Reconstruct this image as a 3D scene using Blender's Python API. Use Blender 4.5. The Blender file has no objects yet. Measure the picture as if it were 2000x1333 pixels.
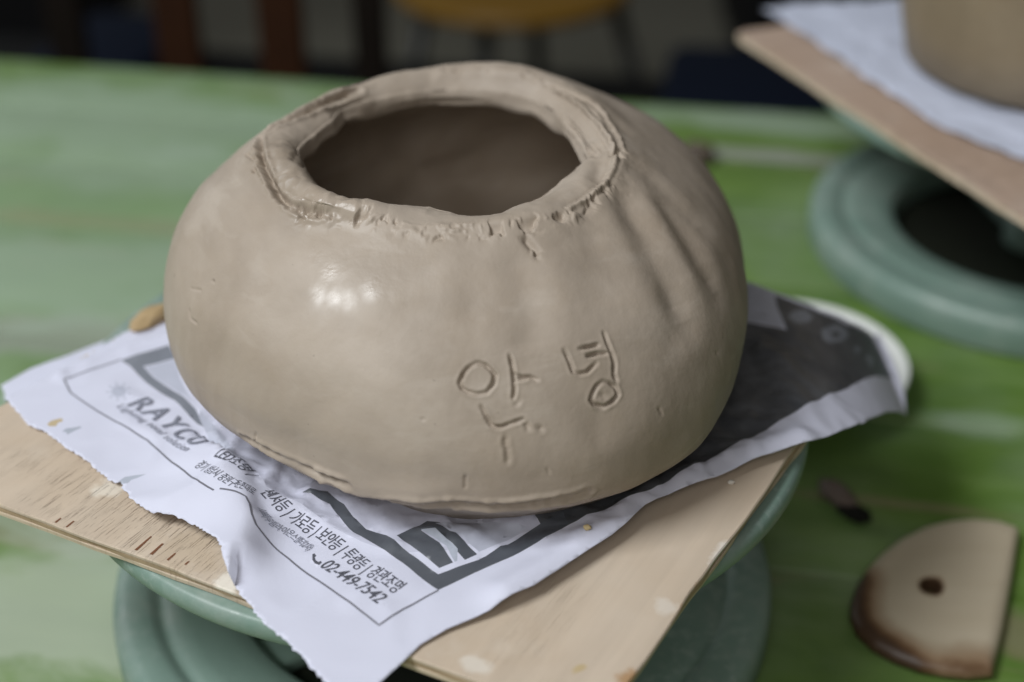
import bpy, bmesh, math, random
import numpy as np
from mathutils import Vector, Matrix, geometry

sc = bpy.context.scene
C = sc.collection
R = math.radians
rng = np.random.default_rng(7)
random.seed(7)

# ------------------------------------------------------------------ camera
CAM_H = 0.4365
PITCH = R(32)
F = 2778.0                                   # 50 mm on a 36 mm sensor, in photo pixels
cam = bpy.data.cameras.new('camera'); camo = bpy.data.objects.new('camera', cam); C.objects.link(camo)
camo.location = (0, 0, CAM_H); camo.rotation_euler = (R(90) - PITCH, 0, 0)
cam.lens = 50; cam.sensor_width = 36; cam.clip_start = 0.02; cam.clip_end = 60
cam.dof.use_dof = True; cam.dof.focus_distance = 0.492; cam.dof.aperture_fstop = 4.0
sc.camera = camo

# ------------------------------------------------------------------ light
w = bpy.data.worlds.new('World'); sc.world = w; w.use_nodes = True
w.node_tree.nodes['Background'].inputs[0].default_value = (1.0, 0.97, 0.92, 1)
w.node_tree.nodes['Background'].inputs[1].default_value = 0.09
def area(name, loc, target, sx, sy, power, col):
    l = bpy.data.lights.new(name, 'AREA'); l.shape = 'RECTANGLE'; l.size = sx; l.size_y = sy; l.energy = power; l.color = col
    o = bpy.data.objects.new(name, l); C.objects.link(o); o.location = loc
    o.rotation_euler = (Vector(target) - Vector(loc)).to_track_quat('-Z', 'Y').to_euler()
    return o
area('window_light', (-1.20, -0.10, 1.86), (0.0, 0.47, 0.11), 0.95, 0.80, 46, (0.95, 0.98, 1.0))
area('front_fill_light', (-0.30, -0.95, 1.20), (0.0, 0.5, 0.12), 0.9, 0.7, 8, (1.0, 0.97, 0.92))  # added fill lamp for the belly and inside of the pot
area('far_window_light', (-1.9, 2.4, 0.9), (-0.5, 0.9, 0), 1.2, 0.8, 9, (0.92, 0.97, 1.0))
sc.view_settings.view_transform = 'Standard'; sc.view_settings.look = 'None'
sc.view_settings.exposure = 0.0; sc.view_settings.gamma = 1.0

# ------------------------------------------------------------------ helpers
cp, sp = math.cos(PITCH), math.sin(PITCH)
def ray(u, v):
    x = (u - 1000) / F; y = -(v - 666.5) / F
    return np.array([x, cp + y * sp, -sp + y * cp])
def at(u, v, z=0.0):                          # photo direction met with a level plane
    r = ray(u, v); t = (z - CAM_H) / r[2]
    return np.array([r[0] * t, r[1] * t, z])
def proj(P):
    P = np.asarray(P, float); d = P - np.array([0, 0, CAM_H])
    dep = d[..., 1] * cp - d[..., 2] * sp; up = d[..., 1] * sp + d[..., 2] * cp
    return np.stack([1000 + F * d[..., 0] / dep, 666.5 - F * up / dep], -1)

def hash3(i, j, k, seed):
    n = (i.astype(np.int64) * 73856093) ^ (j.astype(np.int64) * 19349663) ^ (k.astype(np.int64) * 83492791) ^ (seed * 2654435761)
    n = (n ^ (n >> 13)) * 1274126177
    n = n ^ (n >> 16)
    return (n & 0xffff).astype(float) / 65535.0
def noise3(P, scale, seed=0):                 # value noise, -1..1
    Q = np.asarray(P, float) * scale; I = np.floor(Q).astype(int); f = Q - I; f = f * f * f * (f * (f * 6 - 15) + 10)
    out = 0
    for a in (0, 1):
        for b in (0, 1):
            for c in (0, 1):
                wgt = (f[..., 0] if a else 1 - f[..., 0]) * (f[..., 1] if b else 1 - f[..., 1]) * (f[..., 2] if c else 1 - f[..., 2])
                out = out + wgt * hash3(I[..., 0] + a, I[..., 1] + b, I[..., 2] + c, seed)
    return out * 2 - 1
def fbm(P, scale, octv=3, seed=0):
    s = 0; a = 1; t = 0
    for o in range(octv):
        s = s + a * noise3(P, scale * 2 ** o, seed + o * 17); t += a; a *= .5
    return s / t

def mesh_obj(name, V, Fc, mat=None, parent=None, smooth=True):
    me = bpy.data.meshes.new(name); me.from_pydata([tuple(v) for v in V], [], Fc); me.update()
    if smooth: me.polygons.foreach_set('use_smooth', [True] * len(me.polygons))
    if mat: me.materials.append(mat)
    o = bpy.data.objects.new(name, me); C.objects.link(o)
    if parent: o.parent = parent
    return o
def bm_obj(name, bm, mat=None, parent=None, smooth=True, angle=None):
    bmesh.ops.recalc_face_normals(bm, faces=bm.faces[:])
    me = bpy.data.meshes.new(name); bm.to_mesh(me); bm.free()
    if smooth:
        me.polygons.foreach_set('use_smooth', [True] * len(me.polygons))
        if angle: me.set_sharp_from_angle(angle=R(angle))
    if mat: me.materials.append(mat)
    o = bpy.data.objects.new(name, me); C.objects.link(o)
    if parent: o.parent = parent
    return o
def thing(name, label, cat, loc=(0, 0, 0), rz=0, group=None):
    o = bpy.data.objects.new(name, None); C.objects.link(o); o.location = loc; o.rotation_euler = (0, 0, rz)
    o.empty_display_size = .05
    return tag(o, label, cat, group)
def tag(o, label, cat, group=None):
    o['label'] = label; o['category'] = cat
    if group: o['group'] = group
    return o
def lathe(profile, n=96, closed=False):
    bm = bmesh.new(); rings = []
    for r, z in profile:
        rings.append([bm.verts.new((r * math.cos(2 * math.pi * k / n), r * math.sin(2 * math.pi * k / n), z)) for k in range(n)])
    m = len(rings)
    for i in range(m if closed else m - 1):
        a, b = rings[i], rings[(i + 1) % m]
        for k in range(n): bm.faces.new((a[k], a[(k + 1) % n], b[(k + 1) % n], b[k]))
    if not closed:
        if profile[0][0] > 1e-6: bm.faces.new(rings[0][::-1])
        if profile[-1][0] > 1e-6: bm.faces.new(rings[-1])
    return bm
def add_box(bm, x0, x1, y0, y1, z0, z1, bev=0.0):
    r = bmesh.ops.create_cube(bm, size=1)
    for v in r['verts']:
        v.co = Vector(((x0 + x1) / 2 + v.co.x * (x1 - x0), (y0 + y1) / 2 + v.co.y * (y1 - y0), (z0 + z1) / 2 + v.co.z * (z1 - z0)))
    if bev:
        es = list({e for v in r['verts'] for e in v.link_edges})
        bmesh.ops.bevel(bm, geom=es, offset=bev, segments=2, profile=.5, affect='EDGES')
def add_tube(bm, pts, rad, n=10, caps=True):
    pts = [Vector(p) for p in pts]; rings = []
    for i, p in enumerate(pts):
        t = (pts[min(i + 1, len(pts) - 1)] - pts[max(i - 1, 0)]).normalized()
        a = t.orthogonal().normalized() if i == 0 else (a - t * a.dot(t)).normalized()
        b = t.cross(a); r = rad[i] if hasattr(rad, '__len__') else rad
        rings.append([bm.verts.new(p + a * r * math.cos(2 * math.pi * k / n) + b * r * math.sin(2 * math.pi * k / n)) for k in range(n)])
    for q, s in zip(rings, rings[1:]):
        for k in range(n): bm.faces.new((q[k], q[(k + 1) % n], s[(k + 1) % n], s[k]))
    if caps: bm.faces.new(rings[0][::-1]); bm.faces.new(rings[-1])

# ------------------------------------------------------------------ materials
class Mat:
    def __init__(s, name, rough=.5, spec=.5):
        s.m = bpy.data.materials.new(name); s.m.use_nodes = True; s.nt = s.m.node_tree
        s.b = s.nt.nodes['Principled BSDF']; s.b.inputs['Roughness'].default_value = rough
        s.b.inputs['Specular IOR Level'].default_value = spec
    def n(s, t, **kw):
        nd = s.nt.nodes.new(t)
        for k, v in kw.items():
            if k in nd.inputs: nd.inputs[k].default_value = v
            else: setattr(nd, k, v)
        return nd
    def l(s, a, b): s.nt.links.new(a, b)
    def coords(s, scale=(1, 1, 1), rot=(0, 0, 0), which='Object'):
        tc = s.n('ShaderNodeTexCoord'); mp = s.n('ShaderNodeMapping'); mp.inputs['Scale'].default_value = scale; mp.inputs['Rotation'].default_value = rot
        s.l(tc.outputs[which], mp.inputs['Vector']); return mp.outputs[0]
    def noise(s, vec, scale, detail=3, rough=.55, dist=0.0):
        nd = s.n('ShaderNodeTexNoise'); nd.inputs['Scale'].default_value = scale; nd.inputs['Detail'].default_value = detail
        nd.inputs['Roughness'].default_value = rough; nd.inputs['Distortion'].default_value = dist
        s.l(vec, nd.inputs['Vector']); return nd.outputs['Fac']
    def ramp(s, fac, stops):
        r = s.n('ShaderNodeValToRGB'); e = r.color_ramp.elements
        while len(e) < len(stops): e.new(.5)
        for q, (p, c) in zip(e, stops):
            q.position = p; q.color = (c, c, c, 1) if not hasattr(c, '__len__') else (*c, 1)
        s.l(fac, r.inputs[0]); return r.outputs[0]
    def mix(s, fac, a, b, mode='MIX'):
        m = s.n('ShaderNodeMix'); m.data_type = 'RGBA'; m.blend_type = mode
        for sock, v in ((m.inputs[0], fac), (m.inputs[6], a), (m.inputs[7], b)):
            if hasattr(v, 'is_linked') or isinstance(v, bpy.types.NodeSocket): s.l(v, sock)
            elif hasattr(v, '__len__'): sock.default_value = (*v, 1)
            else: sock.default_value = v
        return m.outputs[2]
    def math(s, op, a, b=0.0):
        m = s.n('ShaderNodeMath'); m.operation = op
        for sock, v in ((m.inputs[0], a), (m.inputs[1], b)):
            if isinstance(v, bpy.types.NodeSocket): s.l(v, sock)
            else: sock.default_value = v
        return m.outputs[0]
    def blob(s, vec, c, ang, rx, ry, nz, lo=.25, hi=.6):
        # soft elongated mark of its own shape, broken up by noise
        a = s.n('ShaderNodeVectorMath'); a.operation = 'SUBTRACT'; s.l(vec, a.inputs[0]); a.inputs[1].default_value = (c[0], c[1], 0)
        r = s.n('ShaderNodeVectorRotate'); r.rotation_type = 'Z_AXIS'; r.inputs['Angle'].default_value = -ang; s.l(a.outputs[0], r.inputs['Vector'])
        k = s.n('ShaderNodeVectorMath'); k.operation = 'MULTIPLY'; s.l(r.outputs[0], k.inputs[0]); k.inputs[1].default_value = (1 / rx, 1 / ry, 0)
        L = s.n('ShaderNodeVectorMath'); L.operation = 'LENGTH'; s.l(k.outputs[0], L.inputs[0])
        f = s.math('SUBTRACT', 1.0, L.outputs['Value']); f = s.math('ADD', f, s.math('MULTIPLY', s.math('SUBTRACT', nz, .5), 1.3))
        return s.ramp(f, [(lo, 0.0), (hi, 1.0)])
    def col(s, v):
        if isinstance(v, bpy.types.NodeSocket): s.l(v, s.b.inputs['Base Color'])
        else: s.b.inputs['Base Color'].default_value = (*v, 1)
        return s
    def rough(s, v): s.l(v, s.b.inputs['Roughness']); return s
    def bump(s, h, dist=.001, strength=1.0):
        b = s.n('ShaderNodeBump'); b.inputs['Distance'].default_value = dist; b.inputs['Strength'].default_value = strength
        s.l(h, b.inputs['Height']); s.l(b.outputs[0], s.b.inputs['Normal']); return s

def plain(name, c, rough=.5, spec=.5, var=.15, scale=30):
    m = Mat(name, rough, spec); v = m.coords()
    f = m.noise(v, scale, 4)
    m.col(m.mix(f, tuple(x * (1 - var) for x in c), tuple(min(1, x * (1 + var)) for x in c)))
    return m.m

def clay_mat(name, base, gloss=True):
    m = Mat(name, .45, .36); v = m.coords()
    big = m.noise(v, 14, 4, .6, .6); fine = m.noise(v, 420, 3, .6); mid = m.noise(v, 70, 4, .6)
    dark = tuple(x * q for x, q in zip(base, (.80, .77, .73))); lite = tuple(min(1, x * 1.14) for x in base)
    c = m.mix(m.ramp(big, [(.32, 0.0), (.68, 1.0)]), dark, lite)
    c = m.mix(m.ramp(mid, [(.45, 0.0), (.75, .35)]), c, tuple(x * q for x, q in zip(base, (.93, .88, .80))))
    smear = m.ramp(m.noise(m.coords((14, 14, 42)), 2.2, 4, .6, .5), [(.56, 0.0), (.70, .45)])
    c = m.mix(smear, c, tuple(min(1, x * q) for x, q in zip(base, (1.18, 1.20, 1.22))))
    speck = m.ramp(m.noise(v, 340, 1, .4), [(.79, 0.0), (.83, .4)])
    c = m.mix(speck, c, tuple(x * .5 for x in base))
    m.col(c)
    # smoothed wet patches against matt drying clay
    m.rough(m.ramp(m.noise(m.coords(), 22, 3, .55, .3), [(.36, .30), (.62, .50)] if gloss else [(.3, .55), (.7, .7)]))
    h = m.math('ADD', m.math('MULTIPLY', fine, .22), mid)
    if gloss:
        wa = m.n('ShaderNodeAttribute'); wa.attribute_name = 'wet'
        wf = m.math('MULTIPLY', wa.outputs['Fac'], m.ramp(m.noise(v, 90, 3), [(.35, .4), (.6, 1.0)]))
        ro = m.ramp(m.noise(v, 22, 3, .55, .3), [(.36, .52), (.62, .66)])
        m.rough(m.math('SUBTRACT', ro, m.math('MULTIPLY', wf, .41)))
    m.bump(h, .0007, .6)
    return m.m
CLAY = clay_mat('clay', (.345, .293, .242))
CLAY_COIL = clay_mat('clay_coil', (.47, .42, .365))
CLAY_BACK = clay_mat('clay_back', (.25, .20, .135), False)
CLAY_DARK = clay_mat('clay_scrap', (.11, .085, .07), False)

WORN = (.25, .20, .13); GREYW = (.30, .31, .28); PALE = (.42, .47, .38); MINT = (.33, .42, .33)
TABLE_MARKS = [((60, 420), .42, .42, (.25, .36, .22), .6), ((170, 432), .20, .016, WORN, .35), ((60, 655), .16, .030, GREYW, .6), ((1500, 305), .13, .016, GREYW, .8), ((70, 1040), .10, .018, WORN, .5), ((120, 1210), .13, .075, PALE, .7),
               ((250, 230), .32, .085, MINT, .5), ((330, 330), .22, .05, MINT, .45), ((100, 540), .24, .070, MINT, .5), ((40, 900), .2, .08, MINT, .5), ((1480, 240), .16, .030, MINT, .7), ((1900, 830), .05, .02, MINT, .5), ((1760, 985), .09, .006, WORN, .5), ((1985, 1240), .02, .02, WORN, .6)]  # pale marks at the left: paler paint plus light put into the colour
def table_mat():
    m = Mat('green_paint', .34, .5); v = m.coords()
    st = m.coords((3.6, 6.5, 1)); st2 = m.coords((3.5, 30, 1))
    a = m.noise(st, 3.4, 5, .62, .4); b = m.noise(st2, 3.0, 4, .6); d = m.noise(v, 5.5, 4, .6, .5); e = m.noise(v, 16, 5, .65)
    c = m.mix(m.ramp(a, [(.36, 0.0), (.64, 1.0)]), (.085, .165, .026), (.135, .235, .045))
    c = m.mix(m.ramp(b, [(.42, 0.0), (.72, .4)]), c, (.19, .27, .10))
    chalk = m.math('MULTIPLY', m.ramp(d, [(.42, 0.0), (.66, 1.0)]), m.ramp(e, [(.35, .2), (.7, .9)]))
    c = m.mix(m.math('MULTIPLY', chalk, .5), c, (.36, .43, .37))
    worn = m.ramp(m.noise(m.coords((1.4, 7, 1)), 2.6, 5, .7, .2), [(.60, 0.0), (.70, 1.0)])
    c = m.mix(m.math('MULTIPLY', worn, .8), c, (.28, .23, .15))
    ca, sa = math.cos(R(10)), math.sin(R(10)); mot = m.noise(m.coords((1, 1.8, 1)), 13, 5, .65, .4)
    for (u_, v_), rx, ry, cc_, k in TABLE_MARKS:
        q = at(u_, v_); q = (q[0] * ca - q[1] * sa, q[0] * sa + q[1] * ca)
        c = m.mix(m.math('MULTIPLY', m.blob(v, q, 0, rx, ry * 1.25, mot), k), c, cc_)
    m.col(c); m.rough(m.ramp(d, [(.3, .28), (.7, .46)])); m.bump(b, .0007, .5)
    return m.m
GREEN = table_mat()
GREEN_WORN = plain('worn_plank_edge', (.22, .18, .12), .7, .3)

def board_mat(name, tint, along='Y'):
    m = Mat(name, .62, .3); v = m.coords()
    lg = m.coords((60, 4, 8)); pores = m.coords((2300, 75, 40)); bl = m.noise(v, 11, 4, .6, .4)
    g = m.noise(lg, 1.6, 4, .6, .3)
    c = m.mix(m.ramp(g, [(.3, 0.0), (.7, 1.0)]), tuple(x * .86 for x in tint), tuple(min(1, x * 1.08) for x in tint))
    c = m.mix(m.ramp(bl, [(.35, 0.0), (.7, .55)]), c, tuple(x * q for x, q in zip(tint, (.86, .78, .68))))
    c = m.mix(m.ramp(m.noise(v, 19, 5, .65, .2), [(.58, 0.0), (.74, .3)]), c, (.68, .63, .56))
    po = m.noise(pores, 1.0, 3, .6)
    mask = m.math('ADD', m.math('MULTIPLY', m.blob(v, (-.175, .07), 1.57, .13, .10, m.noise(v, 30, 3), .1, .5), .95), m.math('MULTIPLY', m.ramp(m.noise(m.coords((9, 6, 5)), 1.5, 2), [(.46, 0.0), (.60, 1.0)]), .25))
    p = m.math('MULTIPLY', m.ramp(po, [(.58, 0.0), (.66, 1.0)]), mask)
    c = m.mix(m.math('MULTIPLY', p, .45), c, (.20, .115, .065))
    m.c = c; m.v = v; m.bl = m.noise(v, 130, 4, .65); m.col(c); m.bump(m.math('SUBTRACT', m.math('MULTIPLY', g, .3), p), .0004, .8)
    return m
PLY = board_mat('plywood_face', (.54, .455, .365))
PLY_MID = board_mat('plywood_core', (.40, .30, .20))
PLY_PALE = board_mat('plywood_back', (.56, .47, .36))
PLY_RED = board_mat('plywood_reddish', (.44, .335, .27))
STAIN = plain('brown_edge_stain', (.30, .155, .05), .6, .3, .35, 60)
CHALK = plain('white_smear', (.74, .72, .69), .8, .2, .1, 120)
FLECK = plain('red_brown_fleck', (.17, .075, .04), .8, .2)

def wheel_mat():
    m = Mat('wheel_paint', .36, .5); v = m.coords()
    a = m.noise(v, 9, 4); b = m.noise(v, 190, 4, .65)
    c = m.mix(m.ramp(a, [(.3, 0.0), (.7, 1.0)]), (.150, .225, .192), (.205, .295, .252))
    patch = m.ramp(m.noise(v, 13, 3), [(.52, 0.0), (.72, .40)])
    c = m.mix(m.math('MULTIPLY', m.ramp(b, [(.50, 0.0), (.66, .8)]), patch), c, (.55, .60, .58))
    c = m.mix(m.ramp(m.noise(v, 34, 5, .7), [(.48, 0.0), (.72, .45)]), c, (.33, .37, .34))
    m.col(c); m.rough(m.ramp(b, [(.3, .3), (.7, .55)])); m.bump(b, .0005, .4)
    return m.m
WHEEL = wheel_mat()
SHADE_BLACK = plain('base_shade_black', (.010, .012, .007), .6, .3, .4, 40)
METAL = plain('stem_metal', (.10, .12, .11), .4, .5)

def paper_mat(name, c, back=None):
    m = Mat(name, .62, .35); v = m.coords()
    a = m.noise(v, 12, 4); b = m.noise(v, 900, 2)
    m.col(m.mix(a, tuple(x * .965 for x in c), c)); m.bump(b, .00008, .5)
    m.b.inputs['Subsurface Weight'].default_value = 0
    return m.m
PAPER = paper_mat('printed_paper', (.605, .618, .735))
def ink(name, c, mott=.35):
    m = Mat(name, .42, .5); v = m.coords()
    a = m.noise(v, 26, 5, .7, .5); b = m.noise(v, 160, 3)
    f = m.ramp(a, [(.35, 0.0), (.75, 1.0)])
    m.col(m.mix(m.math('MULTIPLY', f, m.math('ADD', m.math('MULTIPLY', b, .6), .5)), c, tuple(min(1, x + mott * (.35 + x)) for x in c)))
    return m.m
INK_DARK = ink('dark_print', (.050, .054, .064), .22)
INK_BLOCK = ink('charcoal_print', (.070, .078, .095), .10)
INK_GREY = ink('grey_print', (.17, .185, .22), .12)
INK_MID = ink('mid_grey_print', (.36, .39, .46), .12)
INK_PALE = ink('pale_grey_print', (.43, .45, .54), .10)
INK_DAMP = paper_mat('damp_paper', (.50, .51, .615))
INK_TEXT = plain('text_print', (.085, .088, .11), .6, .3)
INK_TEXTG = plain('grey_text_print', (.20, .21, .26), .6, .3)
INK_LINE = plain('line_print', (.16, .16, .19), .6, .3)
INK_SUN = plain('sun_print', (.42, .44, .53), .6, .3)
TAPE = plain('tan_stain', (.47, .38, .24), .7, .3)

def scraper_mat():
    m = Mat('scraper_wood', .42, .4); v = m.coords()
    g = m.noise(m.coords((8, 45, 8), (0, 0, R(20))), 2.0, 4)
    c = m.mix(g, (.42, .35, .25), (.50, .435, .33))
    # stain soaked in from the curved lower-left edge; the vertex attribute carries it and the shade painted in the hole
    at_ = m.n('ShaderNodeAttribute'); at_.attribute_name = 'stain_and_shade'
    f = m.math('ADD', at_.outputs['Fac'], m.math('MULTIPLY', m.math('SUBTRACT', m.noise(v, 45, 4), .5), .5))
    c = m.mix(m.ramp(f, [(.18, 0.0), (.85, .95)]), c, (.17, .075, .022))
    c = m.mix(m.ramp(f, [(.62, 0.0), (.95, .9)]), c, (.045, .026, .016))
    m.col(c); m.bump(g, .0003, .4)
    return m.m
SCRAPER = scraper_mat()
DISH = plain('white_glaze', (.80, .82, .80), .18, .5, .03)
BLACK = plain('black_metal', (.006, .0065, .006), .45, .5)
BENCHM = plain('black_vinyl', (.004, .0043, .0045), .7, .15)
NAVY = plain('navy_fabric', (.004, .007, .016), .9, .1)
BROWN = plain('brown_wood', (.030, .010, .003), .6, .2, .3)
DKBROWN = plain('dark_brown_wood', (.006, .0035, .002), .6, .2, .3)
YELLOW = plain('yellow_seat', (.20, .105, .010), .45, .4, .15, 6)
CABM = plain('dark_cabinet', (.004, .004, .005), .7, .2)
def floor_mat():
    m = Mat('floor', .55, .4); v = m.coords(); a = m.noise(v, 2.5, 4); b = m.noise(v, 30, 4)
    c = m.mix(a, (.10, .098, .075), (.17, .165, .13)); c = m.mix(m.math('MULTIPLY', b, .25), c, (.22, .215, .18)); m.col(c); return m.m
FLOORM = floor_mat()

# ------------------------------------------------------------------ setting: floor
bm = bmesh.new(); bmesh.ops.create_grid(bm, x_segments=4, y_segments=4, size=5)
fl = bm_obj('floor', bm, FLOORM); fl.location = (0, 3, -.75); fl['kind'] = 'structure'

# ------------------------------------------------------------------ table of green planks
TA = R(-10)
tb = thing('table', 'worn green painted plank table carrying both turning wheels', 'table', (0, 0, 0), TA)
seams = [1.058, .966, .874, .780, .645, .515, .380, .250, .120, -.06]
for i, (a, b) in enumerate(zip(seams, seams[1:])):
    bm = bmesh.new(); nx = 60
    # a plank with softly rounded, slightly wavy long edges
    prof = [(b + .0003, -.028), (b + .0003, -.0022), (b + .0014, -.0005), (b + .005, 0), ((a + b) / 2, .0004), (a - .005, 0), (a - .0014, -.0005), (a - .0003, -.0022), (a - .0003, -.028)]
    rows = []
    for k in range(nx + 1):
        x = -1.25 + 2.5 * k / nx
        rows.append([bm.verts.new((x, y + .0006 * math.sin(9 * x + i * 2 + y * 30), z + (.0005 * math.sin(5 * x + i) if z > -.02 else 0))) for y, z in prof])
    for q, s in zip(rows, rows[1:]):
        for k in range(len(prof)): bm.faces.new((q[k], q[(k + 1) % len(prof)], s[(k + 1) % len(prof)], s[k]))
    bm.faces.new(rows[0][::-1]); bm.faces.new(rows[-1])
    bm_obj('plank', bm, GREEN, tb, angle=40)
bm = bmesh.new()
for y0, y1 in ((.97, 1.0), (0, .03)): add_box(bm, -1.1, 1.1, y0, y1, -.11, -.0285, .002)
bm_obj('apron', bm, GREEN, tb, False)
for x in (-1.05, 1.05):
    for y in (.03, .97):
        bm = bmesh.new(); add_box(bm, x - .03, x + .03, y - .03 if y > .5 else y, y if y > .5 else y + .03, -.75, -.0285, .003); bm_obj('leg', bm, GREEN, tb, False)

# ------------------------------------------------------------------ banding wheels
HEAD_Z = .112
def make_wheel(label, loc, turn):
    t = thing('banding_wheel', label, 'turntable', loc, 0, 'green cast turning wheels on the table')
    prof = [(.0890, 0), (.1425, 0), (.1440, .003), (.1440, .0150), (.1428, .0195), (.1400, .0222), (.1365, .0230), (.1300, .0230), (.1268, .0222), (.1250, .0202), (.1232, .0196), (.1212, .0206), (.1190, .0218), (.1130, .0214), (.1000, .0196), (.0935, .0182), (.0905, .0160), (.0892, .0100)]
    bm_obj('base', lathe(prof, 160, True), WHEEL, t, angle=60)
    for k in range(2):
        a = R(turn + 180 * k); bm = bmesh.new()
        add_box(bm, .018, .0925, -.010, .010, .003, .0105, .002)
        bmesh.ops.rotate(bm, verts=bm.verts[:], cent=(0, 0, 0), matrix=Matrix.Rotation(a, 3, 'Z'))
        bm_obj('spoke', bm, WHEEL, t, False)
    bm_obj('base_shade_disc', lathe([(.0, .0015), (.0885, .0015), (.0885, .0030), (.0, .0032)], 96), SHADE_BLACK, t, angle=40)  # added near-black disc puts the shade into the open base
    bm_obj('hub', lathe([(.017, .002), (.020, .004), (.020, .014), (.017, .018), (.0145, .034)], 48), WHEEL, t, angle=40)
    bm_obj('stem', lathe([(.0125, .034), (.0125, .092)], 32), METAL, t, angle=40)
    hp = [(.022, .078), (.034, .092), (.06, .0985), (.12, .1015), (.1455, .1025), (.1488, .1032), (.1500, .1050), (.1500, .1085), (.1490, .1110), (.1475, .1117), (.1455, .1115), (.1440, .1120), (.1, .1120), (.02, .1120)]
    bm_obj('head', lathe(hp, 160), WHEEL, t, angle=50)
    return t
make_wheel('green turning wheel under the board with the round carved pot', (-.030, .485, .0012), 35)
make_wheel('green turning wheel standing behind on the right under the other board', (.337, .812, .0012), 100)

# ------------------------------------------------------------------ plywood boards
BT = HEAD_Z + .0012 + .0056                    # top of the front board
def isect(p, d, q, e):
    M = np.array([[d[0], -e[0]], [d[1], -e[1]]]); s = np.linalg.solve(M, (q - p)[:2]); return p[:2] + s[0] * d[:2]
def make_board(label, corners, mats, z_top, group):
    # corners: front, left, back, right (counter-clockwise seen from above is not required)
    c = [np.array(q[:2]) for q in corners]; o = c[0]
    ax = (c[3] - c[0]); L = np.hypot(*ax); ang = math.atan2(ax[1], ax[0]) - math.pi / 2   # local Y runs with the grain
    t = thing('plywood_board', label, 'board', (o[0], o[1], z_top), ang, group)
    rot = np.array([[math.cos(-ang), -math.sin(-ang)], [math.sin(-ang), math.cos(-ang)]])
    lc = [rot @ (q - o) for q in c]
    n = 40
    for li, (za, zb_, inset, mt) in enumerate(((0, -.0018, .0000, mats[0]), (-.0018, -.0037, .0005, mats[1]), (-.0037, -.0055, .0001, mats[2]))):
        bm = bmesh.new(); cen = sum(lc) / 4; ring = []
        for i in range(4):
            a, b = lc[i], lc[(i + 1) % 4]
            for k in range(n):
                q = a + (b - a) * k / n; d = cen - q; d = d / np.hypot(*d)
                wob = inset + .0005 * noise3(np.array([q[0], q[1], li * .3]), 90, 3) + .0007 * noise3(np.array([q[0], q[1], .1 * li]), 25, 5)
                if k == 0: wob += .0018
                ring.append(q + d * (wob + .0003))
        e = .00045 if li == 0 else .0002
        lay = []
        for zz, ins in ((zb_ + .0001, e), (zb_ + e, 0), (za - e, 0), (za, e)):
            lay.append([bm.verts.new((q[0] + (cen - q)[0] / np.hypot(*(cen - q)) * ins, q[1] + (cen - q)[1] / np.hypot(*(cen - q)) * ins, zz)) for q in ring])
        m = len(ring)
        for q, s in zip(lay, lay[1:]):
            for k in range(m): bm.faces.new((q[k], q[(k + 1) % m], s[(k + 1) % m], s[k]))
        bm.faces.new(lay[0][::-1]); bm.faces.new(lay[-1])
        bm_obj('veneer', bm, mt, t, True, 35)
    return t, rot, o
r1, r3 = at(1558, 874, BT), at(1228, 1333, BT)
f0, f4 = at(0, 987, BT), at(906, 1324, BT)
rd = (r1 - r3) / np.hypot(*(r1 - r3)[:2]); fd = (f0 - f4) / np.hypot(*(f0 - f4)[:2])
c_front = isect(r3, rd, f4, fd)
ld = at(285, 624, BT) - at(0, 792, BT); ld = ld / np.hypot(*ld[:2])
c_left = isect(at(0, 792, BT), ld, f4, fd)
c_back = c_left + ld[:2] * .190; c_right = c_front + rd[:2] * .180
board, brot, borg = make_board('pale plywood board under the torn printed sheet and carved pot', [c_front, c_left, c_back, c_right], (PLY.m, PLY_MID.m, PLY_PALE.m), BT, 'plywood boards on the turning wheels')
def on_board(u, v):
    q = brot @ (at(u, v, BT)[:2] - borg); return q
def patch(name, pts, mat, parent, z=.00012, loc=on_board):
    P = [loc(*q) for q in pts]; bm = bmesh.new()
    vs = [bm.verts.new((q[0], q[1], z)) for q in P]; f = bm.faces.new(vs)
    if f.normal.z < 0: f.normal_flip()
    return bm_obj(name, bm, mat, parent, False)
# red-brown open flecks near the front edge, a brown edge stain, a white smear
for q in ([(262, 1075), (268, 1076), (297, 1049), (294, 1048)], [(292, 1083), (298, 1085), (320, 1063), (316, 1062)], [(325, 1094), (329, 1096), (344, 1082), (341, 1081)], [(360, 1103), (363, 1105), (371, 1097), (367, 1097)],
          [(106, 1021), (110, 1022), (120, 1013), (118, 1012)], [(128, 1030), (131, 1031), (146, 1019), (143, 1018)]):
    patch('fleck', q, FLECK, board)
cl = PLY.c
for (u0, v0), (u1, v1), ry, cc_, k in (((1405, 1108), (1318, 1232), .0032, (.33, .17, .06), .85), ((1250, 1312), (1216, 1345), .005, (.36, .20, .08), .8), ((1430, 1056), (1392, 1108), .0035, (.72, .69, .64), .6), ((1280, 1170), (1320, 1196), .004, (.70, .67, .62), .4),
        ((900, 1290), (960, 1312), .004, (.72, .69, .63), .5), ((420, 1130), (470, 1150), .006, (.80, .76, .68), .7), ((1125, 1300), (1140, 1312), .003, (.45, .34, .16), .7), ((300, 1050), (430, 1110), .012, (.46, .35, .23), .35), ((180, 950), (240, 960), .006, (.74, .69, .60), .6)):
    a_, b_ = on_board(u0, v0), on_board(u1, v1); e_ = b_ - a_
    cl = PLY.mix(PLY.math('MULTIPLY', PLY.blob(PLY.v, (a_ + b_) / 2, math.atan2(e_[1], e_[0]), np.hypot(*e_) * .75, ry * 1.5, PLY.bl), k), cl, cc_)
PLY.col(cl)

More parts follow.
